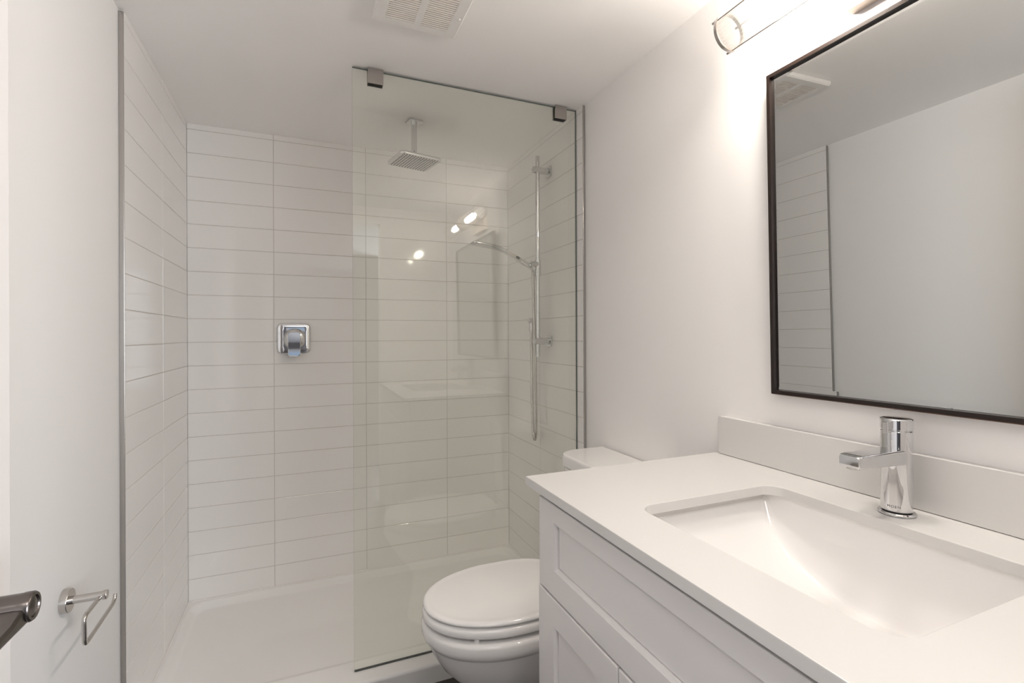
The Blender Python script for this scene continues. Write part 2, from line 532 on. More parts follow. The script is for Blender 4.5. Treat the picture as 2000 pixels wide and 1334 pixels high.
# ================================================================== SHOWER VALVE
VX, VZ = 0.4255, 1.218
t = thing('shower_valve', 'square chrome shower valve with lever on the back tiles', 'shower valve', (VX, 0, VZ))
bm = BM()
def ring_v(s, h): return [Vector((VX + p[0] * s, -h, VZ + p[1] * s)) for p in rrect(0.144, 0.142, 0.024, 8)]
rings(bm, [ring_v(1, 0.0005), ring_v(1, 0.004), ring_v(0.985, 0.0065), ring_v(0.94, 0.008), ring_v(0.80, 0.0095), ring_v(0.6, 0.0105)])
new_obj('wall_plate', bm, 'chrome', t, angle=50)
bm = BM(); lathe(bm, (VX + 0.004, -0.010, VZ - 0.002), [(0.050, 0), (0.049, 0.004), (0.044, 0.012), (0.040, 0.016), (0.030, 0.018), (0.027, 0.045)], axis=(0, -1, 0), n=48)
new_obj('hub', bm, 'chrome', t, angle=50)
bm = BM()
hx = VX + 0.003
def oct_(w, h, c): return [(-w, -h + c), (-w + c, -h), (w - c, -h), (w, -h + c), (w, h - c), (w - c, h), (-w + c, h), (-w, h - c)]
lv = []
for s, dy, in ((0.96, 0.046), (1.0, 0.048), (1.0, 0.058), (0.93, 0.0605)):
    r = []
    for p in oct_(0.0265, 0.057, 0.008):
        zz = p[1] * s
        r.append(Vector((hx + p[0] * s, -dy - 0.012 * (0.057 - zz) / 0.114, VZ - 0.025 + zz)))
    lv.append(r)
rings(bm, lv)
new_obj('lever', bm, 'chrome', t, angle=20)

# ================================================================== SLIDE RAIL, HAND SHOWER, HOSE
SX, SY = 1.458, -0.505
t = thing('slide_rail', 'vertical chrome slide rail on the right shower tiles', 'slide rail', (W, SY, 1.13))
bm = BM(); cyl(bm, (SX, SY, 1.132), (SX, SY, 2.048), 0.0098, n=32); new_obj('rail', bm, 'chrome', t)
for zb in (1.985, 1.202):
    bm = BM()
    tube(bm, [(SX - 0.024, SY, zb), (SX - 0.022, SY, zb), (SX - 0.012, SY, zb), (W - 0.004, SY, zb)], lambda q: 0.0125 if q < 0.1 else 0.0155, 32)
    b = new_obj('bracket', bm, 'chrome', t)
    bm = BM(); slab(bm, rrect(0.050, 0.050, 0.010), (W, SY, zb), (0, 1, 0), (0, 0, 1), (-1, 0, 0), 0.007, 0.0015); new_obj('wall_plate', bm, 'chrome', b)
bm = BM()
cyl(bm, (SX, SY, 1.500), (SX, SY, 1.572), 0.0145, n=32)
cyl(bm, (SX - 0.004, SY - 0.004, 1.553), (SX - 0.042, SY - 0.004, 1.553), 0.0125, n=28)
sl = new_obj('slider', bm, 'chrome', t)
bm = BM(); slab(bm, rrect(0.009, 0.042, 0.003), (SX - 0.036, SY - 0.014, 1.536), (1, 0, 0), (0, 0, 1), (0, -1, 0), 0.006, 0.001); new_obj('slider_lever', bm, 'chrome', sl)

t = thing('hand_shower', 'slim chrome hand shower held on the slide rail', 'hand shower', (SX - 0.04, SY, 1.555))
def hbar(bm, st):
    """loft of flat rounded sections: (x, z, width along y, thickness, tilt)"""
    rr = []
    for x, z, w, th, a in st:
        d = Vector((math.sin(a), 0, math.cos(a)))
        rr.append([Vector((x, SY + p[0], z)) + d * p[1] for p in rrect(w, th, min(w, th) * 0.42, 5)])
    rings(bm, rr)
ah = 0.45
bm = BM()
hbar(bm, [(1.425, 1.540, 0.018, 0.018, ah), (1.410, 1.5475, 0.022, 0.021, ah), (1.395, 1.5545, 0.025, 0.022, ah),
          (1.345, 1.579, 0.028, 0.020, ah), (1.295, 1.603, 0.030, 0.018, ah), (1.275, 1.612, 0.031, 0.017, 0.40)])
hdl = new_obj('handle', bm, 'chrome', t, angle=60)
bm = BM(); slab(bm, rrect(0.075, 0.015, 0.006), (1.338, SY - 0.0139, 1.5825), (math.cos(ah), 0, -math.sin(ah)), (math.sin(ah), 0, math.cos(ah)), (0, -1, 0), 0.0012, 0.0005)
o = new_obj('grip_inlay', bm, 'nickel', hdl); o['label'] = 'flat inlay along the handle'
bm = BM(); slab(bm, rrect(0.018, 0.010, 0.003), (1.352, SY - 0.0149, 1.576), (math.cos(ah), 0, -math.sin(ah)), (math.sin(ah), 0, math.cos(ah)), (0, -1, 0), 0.0022, 0.0006)
o = new_obj('spray_button', bm, 'black', hdl); o['label'] = 'dark push button'
bm = BM()
hbar(bm, [(1.276, 1.6115, 0.031, 0.017, 0.40), (1.262, 1.616, 0.036, 0.016, 0.22), (1.235, 1.6205, 0.050, 0.014, 0.14), (1.195, 1.6255, 0.060, 0.013, 0.12),
          (1.160, 1.6295, 0.058, 0.012, 0.12), (1.146, 1.631, 0.048, 0.010, 0.12), (1.141, 1.6317, 0.036, 0.006, 0.12)])
new_obj('spray_head', bm, 'chrome', t, angle=60)
# hose: from the handle, down behind the rail, round the loop and up to the outlet
HY = -0.372
bm = BM()
hp = smooth_path([(1.424, SY, 1.5385), (1.434, SY + 0.004, 1.520), (1.440, SY + 0.012, 1.46), (1.447, SY + 0.022, 1.36), (1.456, -0.475, 1.2), (1.463, -0.466, 1.0), (1.466, -0.462, 0.86),
                  (1.467, -0.460, 0.790), (1.469, -0.450, 0.750), (1.473, -0.432, 0.738), (1.476, -0.414, 0.748), (1.478, -0.402, 0.790), (1.480, -0.392, 0.88), (1.483, -0.382, 1.02), (1.485, -0.375, 1.15), (1.4855, HY, 1.247)], 10)
tube(bm, hp, lambda q: 0.0068 + 0.00035 * math.sin(q * 1400), 14)
o = tag(new_obj('shower_hose', bm, 'steel', angle=60), 'ribbed metal shower hose hanging in a long loop', 'shower hose')
origin_to(o, (1.473, -0.43, 0.731))
t = thing('hose_outlet', 'small chrome wall outlet feeding the shower hose', 'hose outlet', (W, HY, 1.30))
bm = BM(); cyl(bm, (W - 0.002, HY, 1.300), (1.472, HY, 1.300), 0.0125, n=28); new_obj('elbow', bm, 'chrome', t)
bm = BM(); lathe(bm, (1.4855, HY, 1.248), [(0.0085, 0), (0.0100, 0.004), (0.0100, 0.026), (0.0088, 0.030), (0.0088, 0.046)], n=24); new_obj('hose_nut', bm, 'chrome', t)
bm = BM(); lathe(bm, (W, HY, 1.300), [(0.018, 0), (0.018, 0.004), (0.015, 0.007)], axis=(-1, 0, 0), n=32); new_obj('wall_plate', bm, 'chrome', t)

# ================================================================== EXHAUST FAN
FX0, FX1, FY0, FY1 = 0.660, 0.907, -1.276, -1.057
FZ = H - 0.018
t = thing('exhaust_fan', 'white exhaust fan cover with two slatted panels on the ceiling', 'exhaust fan', (0.785, -1.159, H))
PX = ((0.692, 0.775), (0.794, 0.874)); PY = (-1.246, -1.087)
bm = BM()
zt, zb = H - 0.0005, FZ
def fbox(x0, x1, y0, y1): box(bm, x0, x1, y0, y1, zb, zb + 0.004)
E4 = 0.0045
fbox(FX0 + E4, FX1 - E4, FY0 + E4, PY[0]); fbox(FX0 + E4, FX1 - E4, PY[1], FY1 - E4)
fbox(FX0 + E4, PX[0][0], PY[0], PY[1]); fbox(PX[0][1], PX[1][0], PY[0], PY[1]); fbox(PX[1][1], FX1 - E4, PY[0], PY[1])
# sloped skirt up to the ceiling
def rc(d, z): return [Vector((x, y, z)) for x, y in ((FX0 + d, FY0 + d), (FX1 - d, FY0 + d), (FX1 - d, FY1 - d), (FX0 + d, FY1 - d))]
rings(bm, [rc(0.0045, zb), rc(0.0, zb + 0.0045), rc(0.0, zt)], cap0=False, cap1=False)
new_obj('cover', bm, 'fan', t, angle=30)
for x0, x1 in PX:
    bm = BM(); n = 18; pit = (PY[1] - PY[0]) / n
    for k in range(n):
        y = PY[0] + (k + 0.5) * pit
        # angled slat
        a = Vector((0, 0.0021, -0.0005)); b2 = Vector((0, 0.0010, 0.0062))
        q = [Vector((0, y - pit * 0.36, zb + 0.0003)), Vector((0, y + pit * 0.28, zb + 0.0003)), Vector((0, y + pit * 0.28, zb + 0.0028)), Vector((0, y - pit * 0.30, zb + 0.0028))]
        rings(bm, [[p + Vector((x0 - 0.0005, 0, 0)) for p in q], [p + Vector((x1 + 0.0005, 0, 0)) for p in q]])
    o = new_obj('slat_panel', bm, 'slat', t, angle=0)
bm = BM(); box(bm, FX0 + 0.02, FX1 - 0.02, PY[0] - 0.008, PY[1] + 0.008, H - 0.004, H - 0.001); o = new_obj('shade_backing', bm, 'fan_dark', t, angle=0); o['label'] = 'brown plate coloured as the shade behind the slats'  # flat plate painted dark in place of a shaded recess
bm = BM(); lathe(bm, (0.893, -1.157, FZ + 0.0005), [(0.0035, 0), (0.0035, 0.002), (0.002, 0.004)], axis=(0, 0, -1), n=16); new_obj('screw', bm, 'fan', t)

# ================================================================== WALL LIGHT
LX, LZ, LY = 1.405, 1.945, -1.972
HL = 0.315; RT = 0.0405
t = thing('vanity_light', 'long lit wall light of two ribbed glass tubes above the mirror', 'wall light', (WP, LY, LZ))
bm = BM(); box(bm, WP - 0.026, WP, LY - 0.1075, LY + 0.1075, LZ - 0.053, LZ + 0.057, 0.0012); bp_ = new_obj('back_plate', bm, 'lampmetal', t)
bm = BM(); cyl(bm, (WP - 0.023, LY, LZ), (LX + 0.03, LY, LZ), 0.013, n=28); new_obj('arm', bm, 'nickel', t)
bm = BM(); lathe(bm, (LX, LY - 0.024, LZ), [(0.040, 0), (0.0445, 0.0005), (0.0445, 0.0475), (0.040, 0.048)], axis=(0, 1, 0), n=56); new_obj('collar', bm, 'lampmetal', t)
for sg in (1, -1):
    ya, yb = LY + sg * 0.024, LY + sg * HL
    # ribbed open glass cylinder with wall thickness
    bm = BM(); n = 168
    def rg(y, r, amp):
        return [Vector((LX + (r + amp * abs(math.sin(14 * 2 * PI * i / n))) * math.cos(2 * PI * i / n), y, LZ + (r + amp * abs(math.sin(14 * 2 * PI * i / n))) * math.sin(2 * PI * i / n))) for i in range(n)]
    rr = [rg(ya, RT - 0.0045, 0), rg(ya, RT - 0.0022, 0.0022), rg(yb, RT - 0.0022, 0.0022), rg(yb, RT - 0.0045, 0), rg(ya, RT - 0.0045, 0)]
    rings(bm, rr, cap0=False, cap1=False)
    o = new_obj('glass_tube', bm, 'ribglass', t, angle=40); o['label'] = 'ribbed clear glass tube'
    # end ring with its fixing studs
    bm = BM()
    rA, rB = 0.0395, 0.0445
    def cr(y, r): return [Vector((LX + r * math.cos(2 * PI * i / 64), y, LZ + r * math.sin(2 * PI * i / 64))) for i in range(64)]
    y0, y1 = yb - sg * 0.004, yb + sg * 0.004
    rings(bm, [cr(y0, rA), cr(y0, rB), cr(y1, rB), cr(y1, rA), cr(y0, rA)], cap0=False, cap1=False)
    new_obj('end_ring', bm, 'nickel', t)
    for a in (PI * 0.86, -PI * 0.45, PI * 0.20):
        bm = BM()
        p = Vector((LX + 0.0428 * math.cos(a), 0, LZ + 0.0428 * math.sin(a)))
        cyl(bm, p + Vector((0, ya, 0)), p + Vector((0, yb + sg * 0.010, 0)), 0.0016, n=10)
        cyl(bm, p + Vector((0, yb + sg * 0.004, 0)), p + Vector((0, yb + sg * 0.012, 0)), 0.0030, n=14)
        o = new_obj('rod', bm, 'nickel', t); o['label'] = 'thin metal rod along the glass tube'
    # socket and frosted bulb
    bm = BM(); lathe(bm, (LX, ya, LZ), [(0.020, 0), (0.020, 0.030), (0.014, 0.034), (0.013, 0.052)], axis=(0, sg, 0), n=32); new_obj('socket', bm, 'fan', t)
    bm = BM(); lathe(bm, (LX, ya + sg * 0.052, LZ), [(0.012, 0), (0.015, 0.004), (0.017, 0.012), (0.018, 0.03), (0.018, 0.12), (0.0165, 0.130), (0.012, 0.137), (0.005, 0.141), (0.0, 0.142)], axis=(0, sg, 0), n=32)
    o = new_obj('bulb', bm, 'bulb', t, angle=60); o['label'] = 'glowing white bulb'

# ================================================================== MIRROR
MY0, MY1, MZ0, MZ1 = -2.443, -1.683, 1.088, 1.848
t = thing('wall_mirror', 'square mirror in a thin dark bronze frame above the vanity', 'mirror', (WP - 0.001, (MY0 + MY1) / 2, MZ0))
fw, fd = 0.0105, 0.022
bm = BM()
xw, xf = WP - 0.001, WP - 0.001 - fd
def mr(d, x): return [Vector((x, y, z)) for y, z in ((MY0 + d, MZ0 + d), (MY1 - d, MZ0 + d), (MY1 - d, MZ1 - d), (MY0 + d, MZ1 - d))]
rings(bm, [mr(0, xw), mr(0, xf + 0.004)], cap1=False, mi=1)
rings(bm, [mr(0, xf + 0.004), mr(0.0022, xf + 0.004)], cap0=False, cap1=False, mi=1)
rings(bm, [mr(0.0022, xf + 0.004), mr(0.0022, xf), mr(fw, xf), mr(fw, xf + 0.012)], cap0=False, cap1=False, mi=0)
new_obj('frame', bm, 'bronze', t, angle=30, extra=('bronze_edge',))
bm = BM()
gx = xf + 0.0075
rings(bm, [mr(fw - 0.001, gx + 0.003), mr(fw - 0.001, gx + 0.0006), mr(fw + 0.011, gx)], cap0=True, cap1=True)
o = new_obj('mirror_glass', bm, 'mirror', t, angle=0); o['label'] = 'silvered glass with a bevelled rim'
t.rotation_euler = (0, -math.radians(1.0), 0)

# ================================================================== VANITY
CX0, CY0, CY1, CZ = 0.940, -2.470, -1.505, 0.909
FXF = 0.957                                   # face of the cabinet fronts
VY0, VY1 = -2.440, -1.540
t = thing('vanity_cabinet', 'white shaker vanity cabinet under the quartz countertop', 'cabinet', ((FXF + WP) / 2, (VY0 + VY1) / 2, 0))
bm = BM()
box(bm, FXF + 0.021, WP - 0.002, VY1 - 0.018, VY1, 0.0, 0.8885)        # end panels
box(bm, FXF + 0.021, WP - 0.002, VY0, VY0 + 0.018, 0.0, 0.8885)
box(bm, FXF + 0.021, WP - 0.002, VY0 + 0.018, VY1 - 0.018, 0.10, 0.118)   # bottom
box(bm, WP - 0.014, WP - 0.002, VY0 + 0.018, VY1 - 0.018, 0.118, 0.8885)   # back
box(bm, FXF + 0.021, FXF + 0.039, VY0 + 0.018, VY1 - 0.018, 0.118, 0.735)    # face frame
box(bm, FXF + 0.021, FXF + 0.039, VY0 + 0.018, VY1 - 0.018, 0.85, 0.8700)
box(bm, FXF + 0.09, FXF + 0.105, VY0 + 0.018, VY1 - 0.018, 0.0, 0.10)        # toe kick
new_obj('carcass', bm, 'lacquer', t, angle=0)


def shaker(name, y0, y1, z0, z1, fs, fb, ft, xf=FXF, th=0.019):
    """framed front with a stepped bead and a recessed panel"""
    bm = BM()
    def q(d, x): return [Vector((x, y, z)) for y, z in ((y0 + d, z0 + d), (y1 - d, z0 + d), (y1 - d, z1 - d), (y0 + d, z1 - d))]
    def p(d, x): return [Vector((x, y, z)) for y, z in ((y0 + fs + d, z0 + fb + d), (y1 - fs - d, z0 + fb + d), (y1 - fs - d, z1 - ft - d), (y0 + fs + d, z1 - ft - d))]
    b = 0.0018
    rings(bm, [q(0, xf + th), q(0, xf + b), q(b * 0.3, xf + b * 0.3), q(b, xf),
               p(0, xf), p(0.0006, xf + 0.0018), p(0.0058, xf + 0.0038), p(0.0064, xf + 0.0075), p(0.0065, xf + 0.0145), p(0.0080, xf + 0.0145), p(0.0080, xf + 0.0085)])
    return new_obj(name, bm, 'lacquer', t, angle=20)


shaker('drawer_front', VY0 + 0.002, VY1 - 0.002, 0.680, 0.8735, 0.070, 0.055, 0.037)
shaker('door', -1.840, VY1 + 0.000, 0.104, 0.6755, 0.070, 0.056, 0.056, FXF - 0.001)
shaker('door', -2.139, -1.844, 0.104, 0.6755, 0.070, 0.056, 0.056, FXF - 0.001)
shaker('door', VY0, -2.143, 0.104, 0.6755, 0.070, 0.056, 0.056, FXF - 0.001)

# countertop with the sink cut-out
SX0, SX1, SY0, SY1, SR = 1.050, 1.398, -2.213, -1.772, 0.034
bm = BM()
scx, scy = (SX0 + SX1) / 2, (SY0 + SY1) / 2
inner = [(scx + p[0], scy + p[1]) for p in rrect(SX1 - SX0, SY1 - SY0, SR, 8)]
ocx, ocy = (CX0 + WP - 0.001) / 2, (CY0 + CY1) / 2
# matching outer points: project the inner ring onto the outer rectangle (same count)
def outer_ring(d):
    hx, hy = (WP - 0.001 - CX0) / 2 - d, (CY1 - CY0) / 2 - d
    out = []
    k = len(inner) // 4
    for qd in range(4):
        sx, sy = ((1, 1), (-1, 1), (-1, -1), (1, -1))[qd]
        for i in range(k):
            out.append((ocx + sx * hx, ocy + sy * hy))
    return out
def in_ring(d):
    return [(scx + p[0], scy + p[1]) for p in rrect(SX1 - SX0 + 2 * d, SY1 - SY0 + 2 * d, SR + d, 8)]
def R3(l, z): return [Vector((a, b, z)) for a, b in l]
th = 0.020; e = 0.0025
rr = [R3(outer_ring(0.0), CZ - th + 0.001), R3(outer_ring(0.0), CZ - e), R3(outer_ring(e * 0.3), CZ - e * 0.3), R3(outer_ring(e), CZ),
      R3(in_ring(e), CZ), R3(in_ring(e * 0.3), CZ - e * 0.3), R3(in_ring(0), CZ - e), R3(in_ring(0), CZ - th + 0.001), R3(outer_ring(0), CZ - th + 0.001)]
rings(bm, rr, cap0=False, cap1=False)
bmesh.ops.remove_doubles(bm, verts=bm.verts[:], dist=1e-6)
bmesh.ops.dissolve_degenerate(bm, edges=bm.edges[:], dist=1e-7)
ct = tag(new_obj('countertop', bm, 'quartz', angle=40), 'white quartz countertop with a rectangular sink cut-out', 'countertop')
origin_to(ct, (ocx, ocy, CZ - th))
bm = BM(); box(bm, 1.508, WP - 0.0005, CY0, -1.519, CZ + 0.0008, 1.010, 0.0015)
bs = tag(new_obj('backsplash', bm, 'quartz', angle=40), 'low white quartz backsplash standing behind the faucet', 'backsplash')
origin_to(bs, (1.518, -1.99, CZ))

# undermount basin
BX0, BX1, BY0, BY1 = SX0 - 0.010, SX1 + 0.006, SY0 - 0.026, SY1 + 0.028
bcx, bcy = (BX0 + BX1) / 2, (BY0 + BY1) / 2
hbx, hby = (BX1 - BX0) / 2, (BY1 - BY0) / 2
bm = BM()
NXb, NYb = 56, 80
zrim = CZ - th - 0.0005
def basin_z(x, y):
    s = abs(y - bcy) / 0.235
    zf = 0.738 + 0.086 * s * s + 0.036 * min(s, 1.08) ** 9
    # near-vertical back wall, sloped front wall with a fillet
    db = max(BX1 - x, 0); df = max(x - BX0, 0)
    wb = 1 - min(db / 0.030, 1); wf = 1 - min(df / 0.060, 1)
    w = max(1 - math.sqrt(max(1 - wb ** 2, 0)), 1 - math.sqrt(max(1 - wf ** 2, 0)))
    dy = max(hby - abs(y - bcy), 0); wy = 1 - min(dy / 0.020, 1)
    w = max(w, 1 - math.sqrt(max(1 - wy ** 2, 0)))
    zf = min(zf, zrim - 0.02)
    return zf + (zrim - zf) * w
xs = refine(BX0, BX1, NXb, 0.92); ys = refine(BY0, BY1, NYb, 0.85)
gv = [[bm.verts.new((x, y, basin_z(x, y))) for x in xs] for y in ys]
for j in range(NYb):
    for i in range(NXb):
        bm.faces.new((gv[j][i], gv[j][i + 1], gv[j + 1][i + 1], gv[j + 1][i]))
# flat flange under the stone
ed = [gv[0][i] for i in range(NXb)] + [gv[j][-1] for j in range(NYb)] + [gv[-1][i] for i in range(NXb, 0, -1)] + [gv[j][0] for j in range(NYb, 0, -1)]
fo = []
for v in ed:
    d = Vector((v.co.x - bcx, v.co.y - bcy, 0))
    fo.append(bm.verts.new((bcx + d.x * (1 + 0.022 / hbx), bcy + d.y * (1 + 0.02 / hby), zrim)))
for i in range(len(ed)):
    j = (i + 1) % len(ed); bm.faces.new((ed[i], ed[j], fo[j], fo[i]))
bmesh.ops.recalc_face_normals(bm, faces=bm.faces[:])
if sum(f.normal.z for f in bm.faces) < 0: bmesh.ops.reverse_faces(bm, faces=bm.faces[:])
sk = thing('sink_basin', 'white rectangular undermount sink basin with a curved bottom', 'sink', (bcx, bcy, 0.738))
o = new_obj('bowl', bm, 'china', sk, angle=70)
md = o.modifiers.new('thickness', 'SOLIDIFY'); md.thickness = 0.010; md.offset = -1
bm = BM(); lathe(bm, (bcx + 0.01, bcy, basin_z(bcx + 0.01, bcy) + 0.0002), [(0.031, 0), (0.031, 0.0012), (0.026, 0.003), (0.022, 0.0015), (0.021, 0.0015), (0.019, 0.004), (0.0, 0.0055)], n=40)
o = new_obj('drain', bm, 'chrome', sk, angle=50); o['label'] = 'round chrome drain'

# ================================================================== FAUCET
QX, QY, QZ = 1.455, -1.983, CZ
t = thing('basin_faucet', 'tall single-hole chrome faucet standing behind the sink', 'faucet', (QX, QY, QZ))
bm = BM(); lathe(bm, (QX, QY, QZ + 0.0003), [(0.0275, 0), (0.0285, 0.001), (0.0285, 0.0032), (0.0265, 0.0052), (0.0225, 0.0056)], n=56); new_obj('base_ring', bm, 'chrome', t)
RB = 0.0238
bm = BM(); lathe(bm, (QX, QY, QZ + 0.0072), [(RB - 0.001, 0), (RB, 0.001), (RB, 0.1415), (RB - 0.001, 0.1425), (RB - 0.003, 0.1425), (RB - 0.003, 0.146)], n=64); bd = new_obj('body', bm, 'chrome', t)
bm = BM(); lathe(bm, (QX, QY, QZ + 0.0052), [(RB - 0.002, 0), (RB - 0.002, 0.003)], n=48); new_obj('seal', bm, 'black', t)
# spout: flat bar reaching over the bowl
bm = BM()
sp = []
for x, zc, hh2, w in ((QX - 0.010, QZ + 0.1045, 0.0135, 0.0215), (QX - 0.026, QZ + 0.1045, 0.0130, 0.0195), (QX - 0.060, QZ + 0.1050, 0.0122, 0.0190), (QX - 0.118, QZ + 0.1060, 0.0112, 0.0182), (QX - 0.128, QZ + 0.1060, 0.0108, 0.0178), (QX - 0.131, QZ + 0.1058, 0.0092, 0.0160)):
    sp.append([Vector((x, QY + p[0], zc + p[1])) for p in rrect(2 * w, 2 * hh2, 0.0035, 4)])
rings(bm, sp)
new_obj('spout', bm, 'chrome', t, angle=40)
bm = BM(); cyl(bm, (QX - 0.118, QY, QZ + 0.0955), (QX - 0.118, QY, QZ + 0.0925), 0.0105, n=28); new_obj('aerator', bm, 'steel', t)
# handle cap with its thin lever pointing forward
bm = BM(); lathe(bm, (QX, QY, QZ + 0.1515), [(RB - 0.002, 0), (RB + 0.0004, 0.0010), (RB + 0.0004, 0.0178), (RB - 0.001, 0.0192), (RB - 0.004, 0.0197), (0, 0.0200)], n=64)
hc = new_obj('handle', bm, 'chrome', t, angle=40)
bm = BM()
la = math.radians(180 + 7)
ld = Vector((math.cos(la), math.sin(la), 0)); ln = Vector((-ld.y, ld.x, 0))
lp = []
for dd, zc, hh2, w in ((0.012, 0.1625, 0.0055, 0.0050), (0.025, 0.1610, 0.0075, 0.0047), (0.040, 0.1572, 0.0105, 0.0043), (0.0425, 0.1566, 0.0098, 0.0038)):
    lp.append([Vector((QX, QY, QZ + zc + p[1])) + ld * dd + ln * p[0] for p in rrect(2 * w, 2 * hh2, 0.0015, 3)])
rings(bm, lp)
new_obj('lever', bm, 'chrome', hc, angle=40)
# maker's lettering etched low on the body
cu = bpy.data.curves.new('lettering', 'FONT'); cu.body = 'MOEN'; cu.size = 0.0062; cu.space_character = 1.25; cu.align_x = 'CENTER'; cu.extrude = 0.00012
tmp = bpy.data.objects.new('lettering', cu); sc.collection.objects.link(tmp)
dg = bpy.context.evaluated_depsgraph_get()
me = bpy.data.meshes.new_from_object(tmp.evaluated_get(dg))
bpy.data.objects.remove(tmp)
ca = math.atan2(-2.527 - QY, 0.479 - QX) - 0.18
for v in me.vertices:
    a = ca + v.co.x / RB
    r = RB + 0.00012 + v.co.z
    v.co = Vector((QX + r * math.cos(a), QY + r * math.sin(a), QZ + 0.0150 + v.co.y)) - Vector((QX, QY, QZ))
me.materials.clear(); me.materials.append(M['ink'])
lo = bpy.data.objects.new('lettering', me); sc.collection.objects.link(lo); lo.parent = bd
lo['label'] = 'small dark lettering low on the body'

# ================================================================== TOILET
TY = -1.132
t = thing('toilet', 'white two-piece toilet with its lid closed between the vanity and the shower', 'toilet', (1.15, TY, 0))


def egg(front, back, hw, wid_x, n=72, bw=0.72):
    """elongated seat outline: rounded front, squarer back. x from front to back"""
    out = []
    for i in range(n):
        a = 2 * PI * i / n
        c, s = math.cos(a), math.sin(a)
        if c < 0:   # front
            x = wid_x + (wid_x - front) * (-(abs(c) ** 0.94)); y = hw * math.copysign(abs(s) ** 0.96, s)
        else:
            x = wid_x + (back - wid_x) * (abs(c) ** 0.62); y = hw * (math.copysign(abs(s) ** 0.86, s)) * (1 - (1 - bw) * c ** 2)
        out.append((x, TY + y))
    return out


def lay(bm, secs, cap0=True, cap1=True):
    rings(bm, [[Vector((p[0], p[1], z)) for p in o] for o, z in secs], cap0, cap1)


# bowl : rim band, crease, belly, foot
bm = BM()
E_ = lambda f, b, h, w=1.045, bw=0.75: egg(f, b, h, w, bw=bw)
lay(bm, [(E_(0.822, 1.28, 0.148), 0.401), (E_(0.800, 1.29, 0.171), 0.4035), (E_(0.789, 1.295, 0.182), 0.400), (E_(0.784, 1.30, 0.187), 0.392), (E_(0.784, 1.30, 0.187), 0.374), (E_(0.788, 1.30, 0.184), 0.364),
         (E_(0.793, 1.30, 0.179), 0.3565), (E_(0.798, 1.30, 0.1740), 0.3530), (E_(0.800, 1.30, 0.1720), 0.3485), (E_(0.811, 1.31, 0.164), 0.320), (E_(0.837, 1.33, 0.148), 0.275), (E_(0.868, 1.35, 0.130), 0.242), (E_(0.898, 1.38, 0.112), 0.207),
         (E_(0.910, 1.40, 0.104), 0.180), (E_(0.906, 1.42, 0.103), 0.120), (E_(0.893, 1.43, 0.110), 0.050), (E_(0.883, 1.44, 0.118), 0.012), (E_(0.883, 1.44, 0.118), 0.0)])
# deck that carries the tank
box(bm, 1.23, 1.46, TY - 0.11, TY + 0.11, 0.20, 0.405, 0.02)
new_obj('bowl', bm, 'china', t, angle=50)
# seat ring
bm = BM()
S_ = lambda d: egg(0.786 + d, 1.275 - d, 0.1785 - d, 1.045, bw=0.80)
I_ = lambda d: egg(0.872 - d, 1.215 + d, 0.105 + d, 1.045, bw=0.85)
lay(bm, [(I_(0.004), 0.4135), (S_(0.010), 0.4135), (S_(0.003), 0.4150), (S_(0.0), 0.420), (S_(0.0005), 0.431), (S_(0.004), 0.4375), (S_(0.012), 0.4400), (I_(0.008), 0.4400), (I_(0.0), 0.435), (I_(0.0), 0.418), (I_(0.004), 0.4135)], False, False)
new_obj('seat', bm, 'seat', t, angle=60)
for x, y in ((0.90, 0.140), (0.90, -0.140), (1.18, 0.128), (1.18, -0.128)):
    bm = BM(); box(bm, x - 0.006, x + 0.006, TY + y - 0.005, TY + y + 0.005, 0.400, 0.4145, 0.001); new_obj('seat_bumper', bm, 'seat', t)
# lid, slightly dished with a rounded rim
bm = BM()
L_ = lambda d: egg(0.788 + d, 1.285 - d * 0.6, 0.176 - d, 1.045, bw=0.82)
lay(bm, [(L_(0.012), 0.4450), (L_(0.003), 0.4456), (L_(0.0), 0.4485), (L_(0.001), 0.4530), (L_(0.005), 0.4570), (L_(0.010), 0.4583), (L_(0.018), 0.4578), (L_(0.024), 0.4573), (L_(0.030), 0.4575), (L_(0.07), 0.4590), (L_(0.12), 0.4598)])
new_obj('lid', bm, 'seat', t, angle=60)
for x, y in ((0.915, 0.134), (0.915, -0.134)):
    bm = BM(); box(bm, x - 0.012, x + 0.012, TY + y - 0.004, TY + y + 0.004, 0.4385, 0.4465, 0.001); new_obj('lid_bumper', bm, 'seat', t)
bm = BM()
for y in (0.07, -0.07): cyl(bm, (1.272, TY + y - 0.018, 0.446), (1.272, TY + y + 0.018, 0.446), 0.011, n=24)
box(bm, 1.262, 1.282, TY - 0.085, TY + 0.085, 0.402, 0.442, 0.003)
new_obj('hinge', bm, 'seat', t)
# tank and its lid
def tank_ring(x0, x1, hy, r, n=8):
    """square at the wall, rounded at the front"""
    o = [(x1, TY - hy), (x1, TY + hy)]
    for i in range(n + 1):
        a = PI / 2 + PI / 2 * i / n
        o.append((x0 + r * 1.15 + r * 1.15 * math.cos(a), TY + hy - r + r * math.sin(a)))
    for i in range(n + 1):
        a = PI + PI / 2 * i / n
        o.append((x0 + r * 1.15 + r * 1.15 * math.cos(a), TY - hy + r + r * math.sin(a)))
    return o
bm = BM()
lay(bm, [(tank_ring(1.365, 1.505, 0.165, 0.045), 0.405), (tank_ring(1.350, 1.515, 0.180, 0.055), 0.43), (tank_ring(1.326, 1.518, 0.196, 0.063), 0.760)])
new_obj('tank', bm, 'china', t, angle=40)
bm = BM()
lay(bm, [(tank_ring(1.328, 1.520, 0.194, 0.062), 0.7605), (tank_ring(1.321, 1.520, 0.1995, 0.065), 0.765), (tank_ring(1.320, 1.520, 0.200, 0.065), 0.797), (tank_ring(1.324, 1.520, 0.198, 0.064), 0.8035), (tank_ring(1.334, 1.517, 0.192, 0.060), 0.806)])
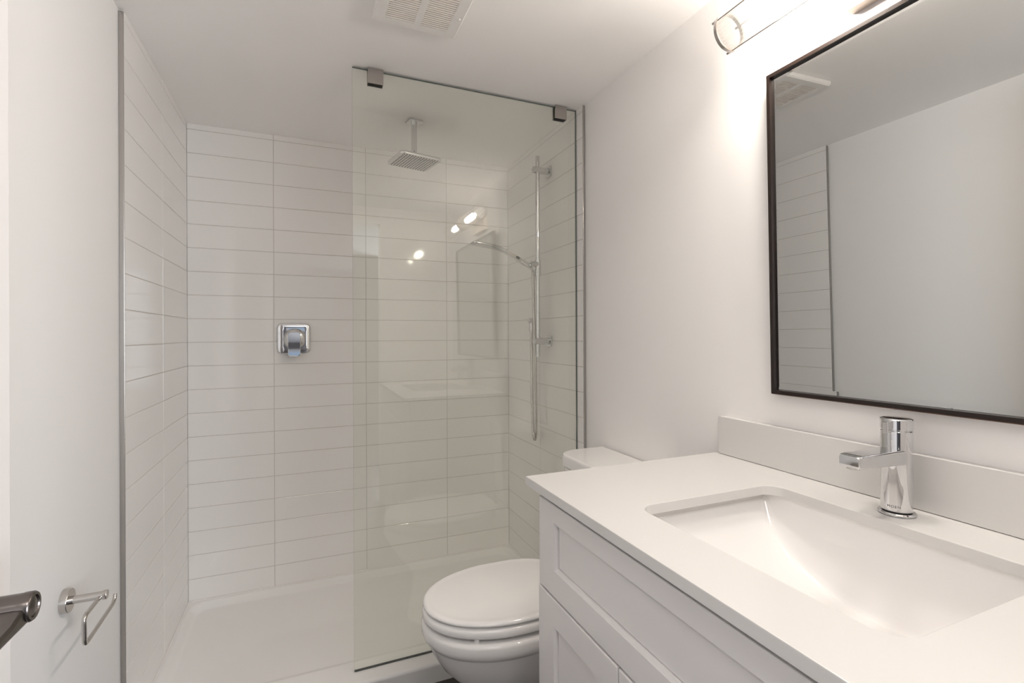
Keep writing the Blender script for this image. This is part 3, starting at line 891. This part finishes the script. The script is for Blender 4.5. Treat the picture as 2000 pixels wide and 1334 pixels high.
new_obj('tank_lid', bm, 'china', t, angle=40)

# ================================================================== TOILET PAPER HOLDER
HX, HYc, HZ = LP, -1.160, 0.653
t = thing('toilet_paper_holder', 'empty polished metal toilet paper holder on the left wall', 'toilet paper holder', (HX, HYc, HZ))
bm = BM(); lathe(bm, (HX, HYc, HZ), [(0.0255, 0), (0.0255, 0.012), (0.0245, 0.0135), (0.0, 0.0135)], axis=(1, 0, 0), n=48); new_obj('base', bm, 'steel', t)
bm = BM(); lathe(bm, (HX, HYc, HZ), [(0.0085, 0.010), (0.0085, 0.070), (0.0100, 0.0705), (0.0100, 0.0765), (0.0094, 0.078), (0, 0.078)], axis=(1, 0, 0), n=32); new_obj('arm', bm, 'steel', t)
bm = BM()
px = LP + 0.066
tube(bm, round_path([(px, HYc, HZ - 0.002), (px, HYc - 0.090, HZ - 0.001), (px, HYc - 0.088, HZ - 0.062), (px, HYc + 0.082, HZ - 0.056), (px, HYc + 0.090, HZ - 0.040)], 0.014), 0.0042, 14)
new_obj('hook', bm, 'steel', t)

# ================================================================== ENTRANCE DOOR (open against the left)
DFX = 0.184
bm = BM(); box(bm, DFX - 0.036, DFX, YE + 0.03, -1.828, 0.012, 2.04, 0.0015)
dr = struct('door_1', bm, 'lacquer', 'white door standing open at the left edge', 'door', angle=30)
hx_, hy_, hz_ = 0.250, -1.948, 0.987
dh = bpy.data.objects.new('door_handle', None); sc.collection.objects.link(dh)
dh.location = (DFX, hy_, hz_); dh.parent = dr; dh['label'] = 'dark metal lever handle'
bm = BM(); lathe(bm, (DFX, hy_, hz_), [(0.027, 0.0003), (0.027, 0.007), (0.024, 0.009), (0.013, 0.0095)], axis=(1, 0, 0), n=40); new_obj('rose', bm, 'gunmetal', dh)
bm = BM()
lathe(bm, (DFX, hy_, hz_), [(0.0125, 0.009), (0.0125, 0.058), (0.0130, 0.060), (0.0130, 0.0655), (0.0118, 0.0672), (0.0095, 0.0672), (0.0090, 0.0660), (0.0060, 0.0668), (0.0, 0.0672)], axis=(1, 0, 0), n=40)
lvp = []
for dy, h2, z0 in ((0.006, 0.0095, -0.0030), (-0.012, 0.0080, -0.0045), (-0.030, 0.0052, -0.0070), (-0.060, 0.0044, -0.0076), (-0.110, 0.0044, -0.0076), (-0.113, 0.0035, -0.0076)):
    lvp.append([Vector((hx_ - 0.011 + p[0], hy_ + dy, hz_ + z0 + p[1])) for p in rrect(0.020, 2 * h2, 0.003, 4)])
rings(bm, lvp)
new_obj('lever', bm, 'gunmetal', dh, angle=40)
